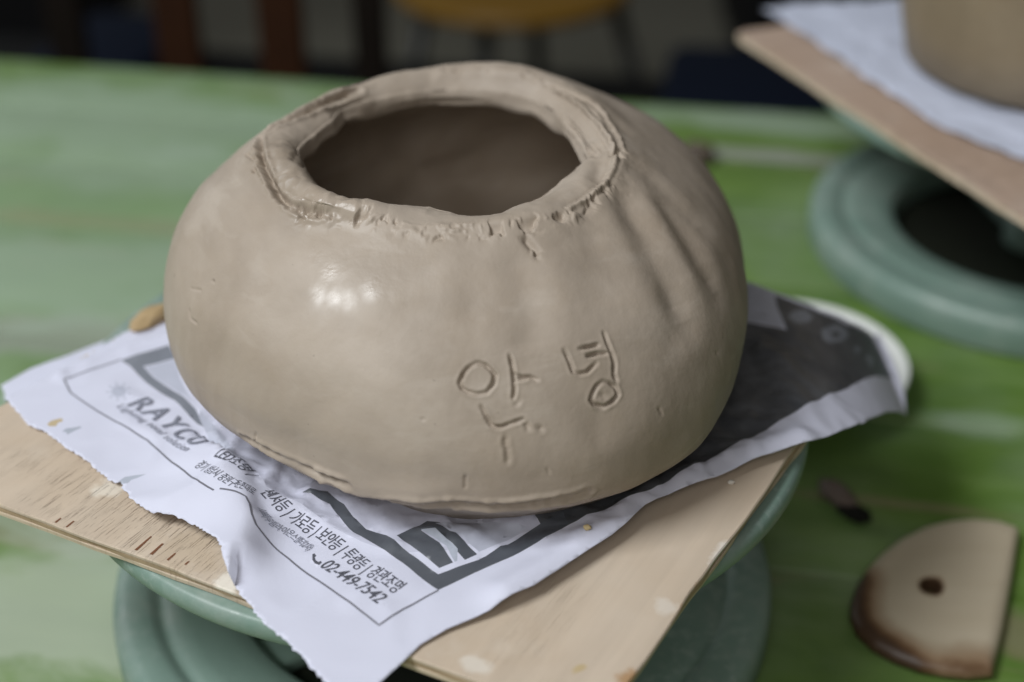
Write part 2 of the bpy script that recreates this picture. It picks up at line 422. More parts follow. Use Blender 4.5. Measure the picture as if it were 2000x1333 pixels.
B2 = BT
b0, b3 = at(1436, 62, B2), at(2000, 425, B2)
d2 = (b3 - b0)[:2] / np.hypot(*(b3 - b0)[:2]); n2 = np.array([-d2[1], d2[0]])
cb = [b0[:2] + d2 * .40, b0[:2], b0[:2] + n2 * .27, b0[:2] + d2 * .40 + n2 * .27]
board2, b2rot, b2org = make_board('reddish plywood board raised on the rear wheel, cropped at the upper right', cb, (PLY_RED.m, PLY_PALE.m, PLY_PALE.m), B2, 'plywood boards on the turning wheels')

# ------------------------------------------------------------------ printed sheet under the pot
PZ = BT + .0009
RIM_ZB = BT + .0016                            # pot underside
POTC = np.array([-.0109, .4977])
def inside(G, A):
    ins = np.zeros(len(G), bool)
    for a, b in zip(A, np.roll(A, -1, 0)):
        cnd = ((a[1] > G[:, 1]) != (b[1] > G[:, 1]))
        if abs(b[1] - a[1]) > 1e-12: ins ^= cnd & (G[:, 0] < (b[0] - a[0]) * (G[:, 1] - a[1]) / (b[1] - a[1]) + a[0])
    return ins
def seg_dist(X, Y, poly):
    d = np.full(np.shape(X), 9.0); s = np.zeros(np.shape(X))
    for (a, b) in zip(poly, poly[1:]):
        e = b - a; L2 = (e * e).sum(); t = np.clip(((X - a[0]) * e[0] + (Y - a[1]) * e[1]) / L2, 0, 1)
        q = np.hypot(X - a[0] - t * e[0], Y - a[1] - t * e[1]); s = np.where(q < d, (X - a[0]) * e[1] - (Y - a[1]) * e[0], s); d = np.minimum(d, q)
    return d, s
def pl(pts): return [at(u, v, PZ)[:2] for u, v in pts]
EDGE_R = pl([(990, 1170), (1100, 1108), (1195, 1045), (1260, 984), (1306, 966), (1381, 936), (1470, 897), (1560, 868)])
CREASE = pl([(452, 925), (474, 948), (488, 985), (484, 1040), (470, 1095)])
VALLEY = pl([(470, 915), (498, 950), (505, 985), (515, 1020)])
CREASES = [(pl(L_), A_, w_) for L_, A_, w_ in (([(112, 700), (116, 728), (122, 742)], .0009, .004), ([(330, 1006), (380, 985), (440, 960)], .0010, .006), ([(560, 985), (640, 1035), (730, 1072), (850, 1078), (960, 1052), (1080, 1010)], .0011, .005), ([(600, 970), (690, 985), (760, 1030)], .0009, .004), ([(420, 850), (455, 900), (440, 930)], .0014, .004), ([(690, 1180), (760, 1120), (850, 1085)], .0006, .006), ([(900, 1045), (990, 1085), (1060, 1060)], .0009, .004), ([(250, 830), (330, 860), (420, 905)], .0006, .005), ([(1120, 1000), (1150, 1035), (1195, 1045)], .0009, .004), ([(1500, 700), (1600, 760), (1680, 800)], .0010, .007), ([(1560, 640), (1540, 740), (1600, 830)], .0009, .006))]
TOPL = pl([(-10, 790), (150, 712), (318, 652)])
def ridged(P, sc_, seed): return 1 - np.abs(fbm(P, sc_, 2, seed)) * 2.2
def paper_z(X, Y):
    X = np.asarray(X, float); Y = np.asarray(Y, float); P = np.stack([X, Y, np.zeros_like(X)], -1)
    z = np.full(X.shape, PZ) + .0005 * (1 + fbm(P, 28, 2, 4))
    d, s = seg_dist(X, Y, EDGE_R); z = z + .0042 * np.exp(-(d / .0075) ** 2) + .0012 * np.exp(-(d / .02) ** 2)
    # tented corner beside the torn front edge
    b = at(350, 1000, PZ); g = np.hypot((X - b[0]) / .02, (Y - b[1]) / .011); z = z + .0035 * np.exp(-g ** 2)
    d, s = seg_dist(X, Y, CREASE); z = z + .0095 * np.where(s < 0, np.exp(-(d / .0085) ** 2), np.exp(-(d / .022) ** 2))
    d, s = seg_dist(X, Y, VALLEY); z = z - .0026 * np.exp(-(d / .004) ** 2)
    d, s = seg_dist(X, Y, TOPL); z = z - np.where(s < 0, np.clip(d, 0, .022) * .8, 0)
    # crumpled against the foot of the pot
    rp = np.hypot((X - POTC[0]), (Y - POTC[1]))
    k = np.exp(-((rp - .112) / .014) ** 2) * np.clip((.53 - Y) / .03, 0, 1) * np.clip((X + .118) / .016, 0, 1)
    z = z + k * (.0022 * np.clip(ridged(P, 62, 9), 0, 1) + .0009 * np.clip(ridged(P, 120, 2), 0, 1))
    z = z + .0010 * np.clip(ridged(P, 42, 21), 0, 1) * (1 - np.exp(-(seg_dist(X, Y, EDGE_R)[0] / .02) ** 2)) * np.clip((rp - .09) / .03, 0, 1) * np.exp(-((rp - .12) / .05) ** 2)
    # wing that overhangs on the right lifts, then dips at its tip
    for ln, A_, w_ in CREASES:
        d, s = seg_dist(X, Y, ln); z = z + A_ * np.clip(1 - d / w_, 0, 1)
    q = np.clip((X - .105) / .06, 0, 1.2); z = z + .002 * q - .036 * q ** 2
    # front lobe hangs past the board edge
    ov = at(640, 1215, PZ); q = np.clip((ov[1] - Y) / .04, 0, 1.5); z = z - .002 * q ** 2
    onb = inside(np.stack([X.ravel(), Y.ravel()], -1), np.array([c_front, c_left, c_back, c_right])).reshape(X.shape)
    z = np.where(onb, np.maximum(z, BT + .0004), z)
    # never below the board it lies on, never above the underside of the pot
    z = np.where(rp < .088, np.minimum(z, RIM_ZB - .0004), z)
    return z
def on_paper(u, v):
    z = PZ
    for _ in range(24):
        q = at(u, v, z); z = .45 * z + .55 * float(paper_z(q[0], q[1]))
    return at(u, v, z)[:2]
def densify(P, step, jag=0, closed=True, seed=1):
    out = []; n = len(P); rg = np.random.default_rng(seed)
    for i in range(n if closed else n - 1):
        a, b = P[i], P[(i + 1) % n]; L = np.hypot(*(b - a)); m = max(1, int(L / step)); nrm = np.array([b[1] - a[1], a[0] - b[0]]) / max(L, 1e-9)
        for k in range(m):
            q = a + (b - a) * k / m
            out.append(q + nrm * (jag * (rg.random() - .5) * 2 * (1 if k or jag < 1e-6 else .4)))
    if not closed: out.append(P[-1])
    return out
def sheet(name, outline, mat, parent, zf, lift=0.0, grid=.0022, thick=0, prints=()):
    A = np.array(outline); lo, hi = A.min(0), A.max(0)
    GX, GY = np.meshgrid(np.arange(lo[0], hi[0], grid), np.arange(lo[1], hi[1], grid))
    G = np.c_[GX.ravel(), GY.ravel()] + (np.random.default_rng(3).random((GX.size, 2)) - .5) * grid * .35
    G = G[inside(G, A)]
    pts = [Vector(q) for q in A]; edges = []
    for P, m_ in prints:                        # outlines of the printed panels become edges of the sheet
        n0 = len(pts); pts += [Vector(q) for q in P]; edges += [(n0 + k, n0 + (k + 1) % len(P)) for k in range(len(P))]
    pts += [Vector(q) for q in G]
    r = geometry.delaunay_2d_cdt(pts, edges, [list(range(len(A)))], 1, 1e-7)
    V = np.array([(q.x, q.y) for q in r[0]]); Z = zf(V[:, 0], V[:, 1]) + lift
    T = np.array([f for f in r[2]]); cen = V[T].mean(1); T = T[inside(cen, A)]; cen = V[T].mean(1)
    a, b, c = V[T[:, 0]], V[T[:, 1]], V[T[:, 2]]
    flip = ((b - a)[:, 0] * (c - a)[:, 1] - (b - a)[:, 1] * (c - a)[:, 0]) < 0; T[flip] = T[flip][:, ::-1]
    o = mesh_obj(name, np.c_[V, Z], T.tolist(), mat, parent)
    mi = np.zeros(len(T), np.int32); mats = [mat]
    for P, m_ in prints:
        if m_ not in mats: mats.append(m_); o.data.materials.append(m_)
        mi[inside(cen, np.array(P))] = mats.index(m_)
    o.data.polygons.foreach_set('material_index', mi)
    if thick:
        md = o.modifiers.new('thickness', 'SOLIDIFY'); md.thickness = thick; md.offset = -1
    return o
PRINTS = []
def print_poly(name, pts, mat, lift=0.0): PRINTS.append((densify([on_paper(*q) for q in pts], .003), mat))
torn = [(3, 753), (12, 780), (33, 804), (57, 831), (84, 841), (108, 858), (132, 876), (162, 894), (186, 915), (210, 936), (226, 944), (236, 941), (240, 956), (258, 975), (282, 993), (300, 1003), (318, 1005), (345, 1009), (381, 1025), (411, 1044), (428, 1059), (436, 1089), (447, 1121), (460, 1146), (476, 1168), (512, 1215), (552, 1247), (590, 1285), (640, 1338), (668, 1362)]
clean = [(705, 1365), (743, 1333), (799, 1281), (820, 1260), (872, 1229), (958, 1191), (1044, 1143), (1130, 1087), (1195, 1045), (1225, 1020), (1260, 986), (1306, 966), (1381, 936), (1470, 897), (1526, 879), (1590, 860), (1628, 848), (1685, 828), (1771, 811), (1768, 777), (1757, 737), (1742, 700), (1716, 651), (1660, 628), (1605, 606), (1557, 586), (1514, 571), (1457, 549)]
back = [(1400, 535), (1250, 505), (900, 490), (480, 540), (400, 600), (318, 627), (264, 645), (210, 663), (120, 699), (60, 720)]
tw = densify([on_paper(*q) for q in torn], .0011, .00055, False, 5)
cw = densify([on_paper(*q) for q in clean], .004, .00005, False, 6)
bw = densify([on_paper(*q) if q[0] < 320 else at(*q, PZ)[:2] for q in back], .004, .0003, False, 8)
flyer = thing('printed_sheet', 'torn white printed sheet with grey lettering crumpled under the carved pot', 'paper', (0, 0, 0))
# damp zone round the foot of the pot, then the picture panels
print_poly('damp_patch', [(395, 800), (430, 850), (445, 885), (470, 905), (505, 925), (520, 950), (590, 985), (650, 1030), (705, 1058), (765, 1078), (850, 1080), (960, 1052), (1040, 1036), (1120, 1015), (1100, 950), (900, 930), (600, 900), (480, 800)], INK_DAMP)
print_poly('dark_picture', [(1108, 1027), (1165, 1001), (1260, 960), (1400, 890), (1514, 828), (1600, 782), (1656, 759), (1745, 740), (1722, 690), (1700, 655), (1655, 634), (1600, 610), (1556, 592), (1512, 576), (1518, 600), (1537, 645), (1440, 626), (1380, 700), (1300, 870), (1200, 950), (1100, 985), (1040, 1000), (1060, 1030)], INK_DARK)
print_poly('pale_panel', [(1440, 548), (1508, 570), (1534, 642), (1440, 623)], INK_PALE)
print_poly('picture_smudge', [(1538, 618), (1550, 608), (1572, 605), (1588, 618), (1580, 630), (1555, 632)], INK_GREY, .00008)  # grey smudges within the dark picture
ring = [(1606 + 27 * math.cos(a), 655 + 17 * math.sin(a)) for a in np.linspace(0, 2 * math.pi, 22)[:-1]]
ring = [(x + 24 + random.uniform(-3, 3), y - 2 + random.uniform(-2, 2)) for x, y in ring]
print_poly('picture_smudge', ring, INK_GREY, .00008)
print_poly('picture_smudge', [(1624, 652), (1630, 647), (1640, 650), (1640, 657), (1630, 660)], INK_DARK, .00016)
for q in ([(1668, 678), (1677, 676), (1681, 688), (1672, 690)], [(1690, 700), (1697, 690), (1706, 703), (1703, 720)]): print_poly('picture_smudge', q, INK_GREY, .00008)
print_poly('dark_border', [(590, 962), (644, 985), (665, 1012), (690, 1040), (752, 1075), (800, 1110), (856, 1153), (941, 1113), (1001, 1087), (1065, 1049), (1110, 1026), (1100, 1000), (1035, 1037), (934, 1094), (856, 1122), (786, 1070), (755, 1046), (715, 1034), (690, 1010), (672, 985), (640, 960)], INK_BLOCK)
print_poly('picture_block', [(775, 1046), (834, 1018), (858, 1020), (932, 1083), (908, 1094), (872, 1055), (850, 1034), (822, 1036), (858, 1060), (885, 1099), (858, 1110)], INK_BLOCK)
print_poly('picture_strip', [(822, 1034), (850, 1031), (872, 1052), (894, 1072), (893, 1096), (888, 1098), (872, 1066), (848, 1050)], INK_MID, .00004)
print_poly('pale_panel', [(850, 1022), (960, 1020), (1030, 1030), (960, 1068), (936, 1078)], INK_PALE)
print_poly('grey_border', [(236, 704), (330, 674), (342, 700), (280, 716), (300, 738), (350, 770), (382, 800), (400, 835), (385, 828), (350, 790), (286, 748), (255, 716)], INK_GREY)
print_poly('pale_panel', [(283, 718), (342, 702), (352, 740), (375, 785), (352, 768), (302, 737)], INK_PALE)
print_poly('pale_panel', [(392, 800), (440, 855), (470, 905), (432, 878), (410, 866), (400, 840), (388, 815)], INK_PALE)
print_poly('tan_stain', [(92, 829), (100, 822), (121, 817), (123, 823), (114, 826), (109, 833), (96, 833)], TAPE)
print_poly('tear_mark', [(121, 843), (130, 837), (141, 836), (156, 833), (160, 835), (146, 842), (136, 847), (131, 850), (130, 845)], INK_MID)
print_poly('tear_mark', [(231, 941), (244, 932), (262, 929), (286, 926), (268, 934), (256, 938), (250, 944), (236, 946)], INK_MID)
# telephone mark and sun mark
print_poly('phone_mark', [(610, 1083), (614, 1081), (618, 1086), (615, 1089), (617, 1095), (622, 1098), (627, 1096), (629, 1100), (623, 1104), (615, 1101), (610, 1094)], INK_TEXT)
print_poly('sun_mark', [(232 + 15 * math.cos(a), 765 + 11 * math.sin(a)) for a in np.linspace(0, 2 * math.pi, 20)[:-1]], INK_SUN)
for k in range(9):
    a = 2 * math.pi * k / 9 + .3; ca, sa = math.cos(a), math.sin(a)
    print_poly('sun_ray', [(232 + 18 * ca - 3 * sa, 765 + 13 * sa + 2.4 * ca), (232 + 27 * ca, 765 + 20 * sa), (232 + 18 * ca + 3 * sa, 765 + 13 * sa - 2.4 * ca)], INK_SUN)
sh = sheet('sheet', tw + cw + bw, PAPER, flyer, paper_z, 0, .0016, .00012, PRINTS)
from mathutils.bvhtree import BVHTree
sh_bvh = BVHTree.FromPolygons([v.co[:] for v in sh.data.vertices], [p.vertices[:] for p in sh.data.polygons])
def sheet_z(x, y):
    h = sh_bvh.ray_cast(Vector((x, y, .3)), Vector((0, 0, -1)))[0]
    return h.z if h else float(paper_z(x, y))
def ribbon(pts, wd, mat=INK_LINE, name='frame_line'):
    P = densify([np.array(on_paper(*q)) for q in pts], .0015, 0, False); V = []; Fc = []
    for i, q in enumerate(P):
        t = P[min(i + 1, len(P) - 1)] - P[max(i - 1, 0)]; n = np.array([-t[1], t[0]]) / max(np.hypot(*t), 1e-9)
        for s in (-1, 1):
            e = q + n * s * wd / 2; V.append((e[0], e[1], sheet_z(e[0], e[1]) + .00015))
        if i: Fc.append((2 * i - 2, 2 * i - 1, 2 * i + 1, 2 * i))
    return mesh_obj(name, V, Fc, mat, flyer)
ribbon([(236, 703), (180, 722), (125, 741), (138, 768), (186, 801), (234, 828), (288, 861), (318, 888), (336, 904), (360, 921), (390, 942), (417, 958)], .0007)
ribbon([(429, 955), (459, 960), (480, 970), (488, 985), (492, 1005), (500, 1025), (519, 1050), (566, 1094), (620, 1134), (674, 1171), (715, 1202), (740, 1222), (789, 1190), (856, 1154)], .0007)
# lettering
def text_print(body, base, height, mat, shear=0.0, weight=0.0, spacing=1.0, lift=.00025):
    cu = bpy.data.curves.new('lettering', 'FONT'); cu.body = body; cu.resolution_u = 4; cu.shear = shear; cu.offset = weight; cu.space_character = spacing
    t = bpy.data.objects.new('lettering', cu); C.objects.link(t)
    bpy.context.view_layer.update()
    me = bpy.data.meshes.new_from_object(t.evaluated_get(bpy.context.evaluated_depsgraph_get()))
    bpy.data.objects.remove(t)
    bm = bmesh.new(); bm.from_mesh(me); bpy.data.meshes.remove(me)
    bmesh.ops.triangulate(bm, faces=bm.faces[:])
    xs = [v.co.x for v in bm.verts]; x0, x1 = min(xs), max(xs)
    P = [np.array(on_paper(*q)) for q in base]; seg = [np.hypot(*(b - a)) for a, b in zip(P, P[1:])]; cum = np.r_[0, np.cumsum(seg)]; L = cum[-1]
    sy = height / .72
    lim = .0013 * (x1 - x0) / L
    for _ in range(3):
        es = [e for e in bm.edges if e.calc_length() > lim]
        if not es: break
        bmesh.ops.subdivide_edges(bm, edges=es, cuts=1); bmesh.ops.triangulate(bm, faces=bm.faces[:])
    for v in bm.verts:
        s = (v.co.x - x0) / (x1 - x0) * L; i = min(int(np.searchsorted(cum, s, 'right')) - 1, len(P) - 2); i = max(i, 0)
        d = (P[i + 1] - P[i]) / seg[i]; q = P[i] + d * (s - cum[i])
        # tangent blended across joints
        fr = (s - cum[i]) / seg[i]; j = i + 1 if fr > .5 else i - 1
        if 0 <= j < len(seg):
            wgt = abs(fr - .5); d2_ = (P[j + 1] - P[j]) / seg[j]; d = d * (1 - wgt) + d2_ * wgt; d /= np.hypot(*d)
        up = np.array([-d[1], d[0]]); q = q + up * v.co.y * sy
        v.co = Vector((q[0], q[1], sheet_z(q[0], q[1]) + lift))
    bm.normal_update()
    bad = [f for f in bm.faces if f.normal.z < 0]
    if bad: bmesh.ops.reverse_faces(bm, faces=bad)
    me = bpy.data.meshes.new('lettering'); bm.to_mesh(me); bm.free(); me.materials.append(mat)
    o = bpy.data.objects.new('lettering', me); C.objects.link(o); o.parent = flyer
    return o
text_print('RAYCO', [(247, 793), (310, 829), (384, 874)], .0088, INK_TEXTG, .25, .010, 1.2, .0006)
text_print('Lighting total solution', [(227, 796), (295, 836), (362, 883)], .0032, INK_TEXTG, .2, .004, 1.15)
text_print('LED조명 |', [(417, 893), (452, 906), (488, 930)], .0052, INK_TEXT, .15, .004)
text_print('센서등 | 가로등 | 보안등 | 투광등 | 경관조명', [(508, 962), (539, 993), (566, 1019), (613, 1050), (644, 1071), (667, 1088), (694, 1111), (718, 1126), (771, 1160)], .0052, INK_TEXT, .1, .004)
text_print('경기 성남시 중원구', [(380, 912), (415, 930), (452, 952)], .0034, INK_TEXT, .1, .0)
text_print('둔촌대로', [(457, 951), (480, 958), (495, 968)], .0034, INK_TEXT, .1, .0)
text_print('108호(우림라이온스밸리2차)', [(503, 993), (520, 1020), (560, 1046), (601, 1077)], .0030, INK_TEXTG, .1, .006)
text_print('02-449-7542', [(624, 1108), (680, 1144), (737, 1181)], .0052, INK_TEXT, .2, .006)
# ------------------------------------------------------------------ the carved clay pot
FIT = [-0.01092, 0.49768, -0.02459, 0.49712, 0.09596, 0.09936, 0.10654, 0.11905, 0.1214, 0.11831, 0.1109, 0.0982, 0.08242, 0.06942, -0.0865, -0.00971, 0.08271, -0.00706, -0.07542, -0.03587, 0.01241, -0.0261, 0.00128, 0.0016, 0.00288]
FR = np.array([0, .08, .2, .35, .5, .65, .8, .92, 1.])
def prof_r(f, r):
    m = np.gradient(r, FR); i = np.clip(np.searchsorted(FR, f) - 1, 0, len(FR) - 2); hh = FR[i + 1] - FR[i]; t = (f - FR[i]) / hh
    return (2*t**3-3*t**2+1)*r[i]+(t**3-2*t**2+t)*hh*m[i]+(-2*t**3+3*t**2)*r[i+1]+(t**3-t**2)*hh*m[i+1]
def pot_outer(f, th):
    x0, y0, x1, y1, H = FIT[:5]; r = prof_r(f, np.array(FIT[5:14])); e = FIT[14:]
    Rr = r * (1+(e[0]*(1-f)+e[1]*f)*np.cos(2*th)+(e[2]*(1-f)+e[3]*f)*np.sin(2*th)+(e[4]*(1-f)+e[5]*f)*np.cos(3*th)+(e[6]*(1-f)+e[7]*f)*np.sin(3*th))
    bow = 4*f*(1-f)
    return np.stack([x0+(x1-x0)*f+e[10]*bow+Rr*np.cos(th), y0+(y1-y0)*f+Rr*np.sin(th), RIM_ZB+f*H+f**2*(e[8]*np.cos(th)+e[9]*np.sin(th))], -1)
NT = 900
tt = np.linspace(0, 2 * np.pi, 4001); dens = 1 + 2.2 * (0.5 + .5 * np.cos(tt + np.pi / 2)); cum = np.r_[0, np.cumsum((dens[1:] + dens[:-1]) / 2)]; cum /= cum[-1]
TH = np.interp(np.arange(NT) / NT, cum, tt)
NO = 230
fa = np.linspace(0, 1, 400); pp = pot_outer(fa, np.full(400, -np.pi / 2)); al = np.r_[0, np.cumsum(np.linalg.norm(np.diff(pp, axis=0), axis=1))]
fs = np.interp(np.linspace(0, al[-1], NO), al, fa)
outer = pot_outer(fs[:, None] * np.ones(NT), TH[None, :] * np.ones((NO, 1)))
# foot: turn in under the pot
foot = []
for q, dz in ((.90, -.0002), (.975, .0004)):
    c = outer[0].mean(0); ring_ = c + (outer[0] - c) * q; ring_[:, 2] = RIM_ZB + dz; foot.append(ring_)
outer[0, :, 2] += .0012
O = outer[-1]; rc = O.mean(0)
inner_px = [(585, 296), (600, 332), (640, 371), (680, 400), (740, 408), (800, 402), (840, 402), (880, 411), (905, 420), (940, 426), (965, 421), (1000, 402), (1040, 384), (1090, 351), (1120, 326), (1144, 312), (1138, 286), (1124, 262), (1102, 238), (1072, 214), (1040, 196), (1000, 184), (950, 177), (900, 175), (850, 178), (800, 184), (750, 193), (700, 206), (668, 217), (652, 238), (620, 263), (598, 281)]
zi = rc[2] - .003
ip = np.array([at(u, v, zi - (.0035 * math.exp(-((u - 940) / 45) ** 2) if v > 330 else 0)) for u, v in inner_px]); ia = np.arctan2(ip[:, 1] - rc[1], ip[:, 0] - rc[0]) % (2 * np.pi); ir = np.hypot(ip[:, 0] - rc[0], ip[:, 1] - rc[1])
o_ = np.argsort(ia); ia, ir = ia[o_], ir[o_]
ta = np.arctan2(O[:, 1] - rc[1], O[:, 0] - rc[0]) % (2 * np.pi)
IR = np.interp(ta, np.r_[ia - 2 * np.pi, ia, ia + 2 * np.pi], np.r_[ir, ir, ir])
OR = np.hypot(O[:, 0] - rc[0], O[:, 1] - rc[1]); IR = np.minimum(IR * 1.016, OR - .006)
IZ = np.interp(ta, np.r_[ia - 2 * np.pi, ia, ia + 2 * np.pi], np.tile(ip[o_, 2], 3))
I = np.stack([rc[0] + IR * np.cos(ta), rc[1] + IR * np.sin(ta), IZ], -1)
rows = foot + list(outer)
NR = 44
for s in np.linspace(0, 1, NR + 1)[1:]:
    q = O * (1 - s) + I * s; q[:, 2] += (.0030 - .0022 * np.exp(-((ta - 1.42 * np.pi) / .75) ** 2)) * np.sin(np.pi * min(1, s * 1.05)) ** .8; rows.append(q)
first_rim = len(foot) + NO
last_rim = len(rows)
# lip rounding, then the inside wall down to the floor
for s in np.linspace(0, 1, 9)[1:]:
    a = s * np.pi / 2; q = I.copy(); d = (rc - I); d[:, 2] = 0; d /= np.linalg.norm(d, axis=1)[:, None]
    q += d * .0007 * np.sin(a * 2); q[:, 2] -= (.0080 + .0030 * noise3(np.stack([np.cos(ta), np.sin(ta), ta * 0], -1), 5, 3)) * s; rows.append(q)
lipend = rows[-1].copy()
NI = 60
for k, s in enumerate(np.linspace(0, 1, NI + 1)[1:]):
    f = .86 * (1 - s) + .10 * s; w_ = pot_outer(np.full(NT, f), TH); c = np.array([rc[0] * (1 - s) + POTC[0] * s, rc[1], 0])
    d = w_ - c; d[:, 2] = 0; L = np.linalg.norm(d, axis=1)[:, None]; w_ = w_ - d / L * .0135
    bl = np.clip(s / .22, 0, 1); bl = bl * bl * (3 - 2 * bl); q = lipend * (1 - bl) + w_ * bl; q[:, 2] = np.minimum(lipend[:, 2] - .0006 * k, w_[:, 2] * bl + lipend[:, 2] * (1 - bl)); rows.append(q)
last = rows[-1]; cc = last.mean(0); cc[2] = RIM_ZB + .011
for s in np.linspace(0, 1, 14)[1:-1]:
    q = last * (1 - s) + cc * s; q[:, 2] = last[:, 2] * (1 - s) ** 3 + cc[2] * (1 - (1 - s) ** 3); rows.append(q)
G = np.array(rows); NRW = len(rows)
def grid_normals(G):
    du = np.roll(G, -1, 1) - np.roll(G, 1, 1); dv = np.empty_like(G); dv[1:-1] = G[2:] - G[:-2]; dv[0] = G[1] - G[0]; dv[-1] = G[-1] - G[-2]
    n = np.cross(du, dv); return n / np.maximum(np.linalg.norm(n, axis=-1, keepdims=True), 1e-12)
N = grid_normals(G); BASE = G.copy()
vis = np.zeros((NRW, NT), bool); view = np.array([0, 0, CAM_H]) - BASE
vis[len(foot):last_rim] = ((N * view).sum(-1) > 0)[len(foot):last_rim]
VP = BASE[vis]; VPX = proj(VP); VD = np.linalg.norm(VP - np.array([0, 0, CAM_H]), axis=1)
def on_pot(u, v):
    d = np.hypot(VPX[:, 0] - u, VPX[:, 1] - v); k = np.where(d < max(4, d.min() * 1.3))[0]
    return VP[k[np.argmin(VD[k])]]
disp = np.zeros((NRW, NT))
smooth_mask = np.ones((NRW, 1)); smooth_mask[:len(foot)] = 0
# hand-built unevenness: broad dents, finger-wide dabs
disp += .0018 * fbm(BASE, 17, 2, 3) + .00055 * fbm(BASE, 48, 2, 8) + .00010 * fbm(BASE * np.array([1, 1, .35]), 190, 2, 19)
rimrow = np.zeros((NRW, 1)); rimrow[first_rim - 14:last_rim + 14] = 1
rimrow = np.convolve(rimrow[:, 0], np.ones(17) / 17, 'same')[:, None]
disp += rimrow * (.0007 * fbm(BASE, 90, 3, 12) + .0009 * noise3(BASE, 45, 31))
inrow = np.zeros((NRW, 1)); inrow[last_rim + 4:] = 1
disp += inrow * (.0032 * noise3(BASE * np.array([1, 1, 2.2]), 30, 41))
disp *= smooth_mask
rd_ = np.random.default_rng(12)
for _ in range(46):
    q = VP[rd_.integers(len(VP))]; wd_ = rd_.uniform(.006, .013); dp_ = rd_.uniform(.0002, .0008) * (1 if rd_.random() < .7 else -.6)
    e_ = (BASE - q) / np.array([wd_, wd_, wd_ * rd_.uniform(.6, 1.1)]); disp -= smooth_mask * dp_ * np.exp(-(e_ ** 2).sum(-1)) * (1 - rimrow)
def feature(pts, depth, width, burr=0.0, gate=0, taper=True):
    Q = [on_pot(*q) for q in pts]; lo = np.min(Q, 0) - width * 4; hi = np.max(Q, 0) + width * 4
    sel = ((BASE > lo) & (BASE < hi)).all(-1); sel[last_rim + 6:] = False
    P = BASE[sel]; d = np.full(len(P), 9.0); tl = np.zeros(len(P)); seg = [np.linalg.norm(b - a) for a, b in zip(Q, Q[1:])]; tot = max(sum(seg), 1e-9); acc = 0
    for a, b, L in zip(Q, Q[1:], seg):
        e = b - a; t = np.clip(((P - a) @ e) / max(L * L, 1e-12), 0, 1); q = np.linalg.norm(P - a - t[:, None] * e, axis=1)
        tl = np.where(q < d, (acc + t * L) / tot, tl); d = np.minimum(d, q); acc += L
    amp = np.clip(np.minimum(tl, 1 - tl) * 5 + .45, 0, 1) if taper else 1
    fine_ = width < .0022
    wob = 1 + (.5 * noise3(P, 480, 5) if fine_ else .3 * noise3(P, 60, 5))
    if gate: amp = amp * np.clip(noise3(P, gate, 77) * 2.2 + .25, 0, 1.3)
    v = -depth * amp * wob * np.exp(-(d / width) ** 2)
    if burr: v = v + burr * amp * ((1 + .6 * noise3(P, 380, 9)) if fine_ else (1 + .3 * noise3(P, 60, 9))) * np.exp(-((d - 1.75 * width) / (.75 * width)) ** 2)
    disp[sel] += v
c5 = lambda L: [(840 + .2626 * x, 600 + .2626 * y) for x, y in L]
INS = (.0014, .00062, .00028)
for st in ([(340, 405), (285, 440), (240, 490), (215, 550), (225, 600), (265, 635), (340, 650), (420, 620), (465, 560), (478, 500), (450, 455), (400, 420), (340, 405)],
           [(600, 350), (618, 440), (632, 520), (640, 600), (632, 680)], [(635, 488), (700, 508), (750, 512), (800, 530)], [(640, 535), (720, 532)],
           [(372, 745), (405, 820), (440, 885), (475, 900), (540, 897), (620, 875), (690, 850)],
           [(1115, 300), (1190, 290), (1265, 270)], [(1180, 357), (1250, 345), (1325, 332)],
           [(1010, 315), (1045, 395), (1070, 465), (1110, 485), (1170, 475), (1215, 445), (1255, 415)],
           [(1300, 185), (1325, 255), (1365, 340), (1383, 420), (1385, 500), (1398, 550)],
           [(1300, 555), (1250, 595), (1222, 650), (1215, 695), (1240, 725), (1310, 742), (1380, 712), (1412, 650), (1395, 585), (1350, 560), (1300, 555)],
           [(1288, 645), (1318, 660)], [(715, 870), (745, 915)], [(815, 905), (840, 925)], [(570, 980), (560, 1060)], [(575, 1060), (580, 1170)], [(655, 720), (675, 690)]):
    big = len(st) > 2 or st[0][1] < 560
    feature(c5(st), *(INS if big else (.0006, .0009, .0002)))
# finger flutes on the right shoulder
for pts, dpt, wd in (([(1215, 365), (1250, 430), (1285, 500), (1320, 570), (1345, 625)], .0030, .0055), ([(1290, 375), (1335, 440), (1375, 510), (1405, 570)], .0022, .0050),
                     ([(1010, 490), (1020, 560), (1032, 640), (1040, 690)], .0022, .0060), ([(930, 480), (935, 560), (925, 640)], .0010, .006), ([(1150, 440), (1165, 520), (1180, 600)], .0014, .006),
                     ([(1260, 330), (1320, 385), (1370, 440)], .0010, .004), ([(790, 470), (800, 560), (790, 640)], .0007, .008)):
    feature(pts, dpt * .72, wd * 1.15, dpt * .12)
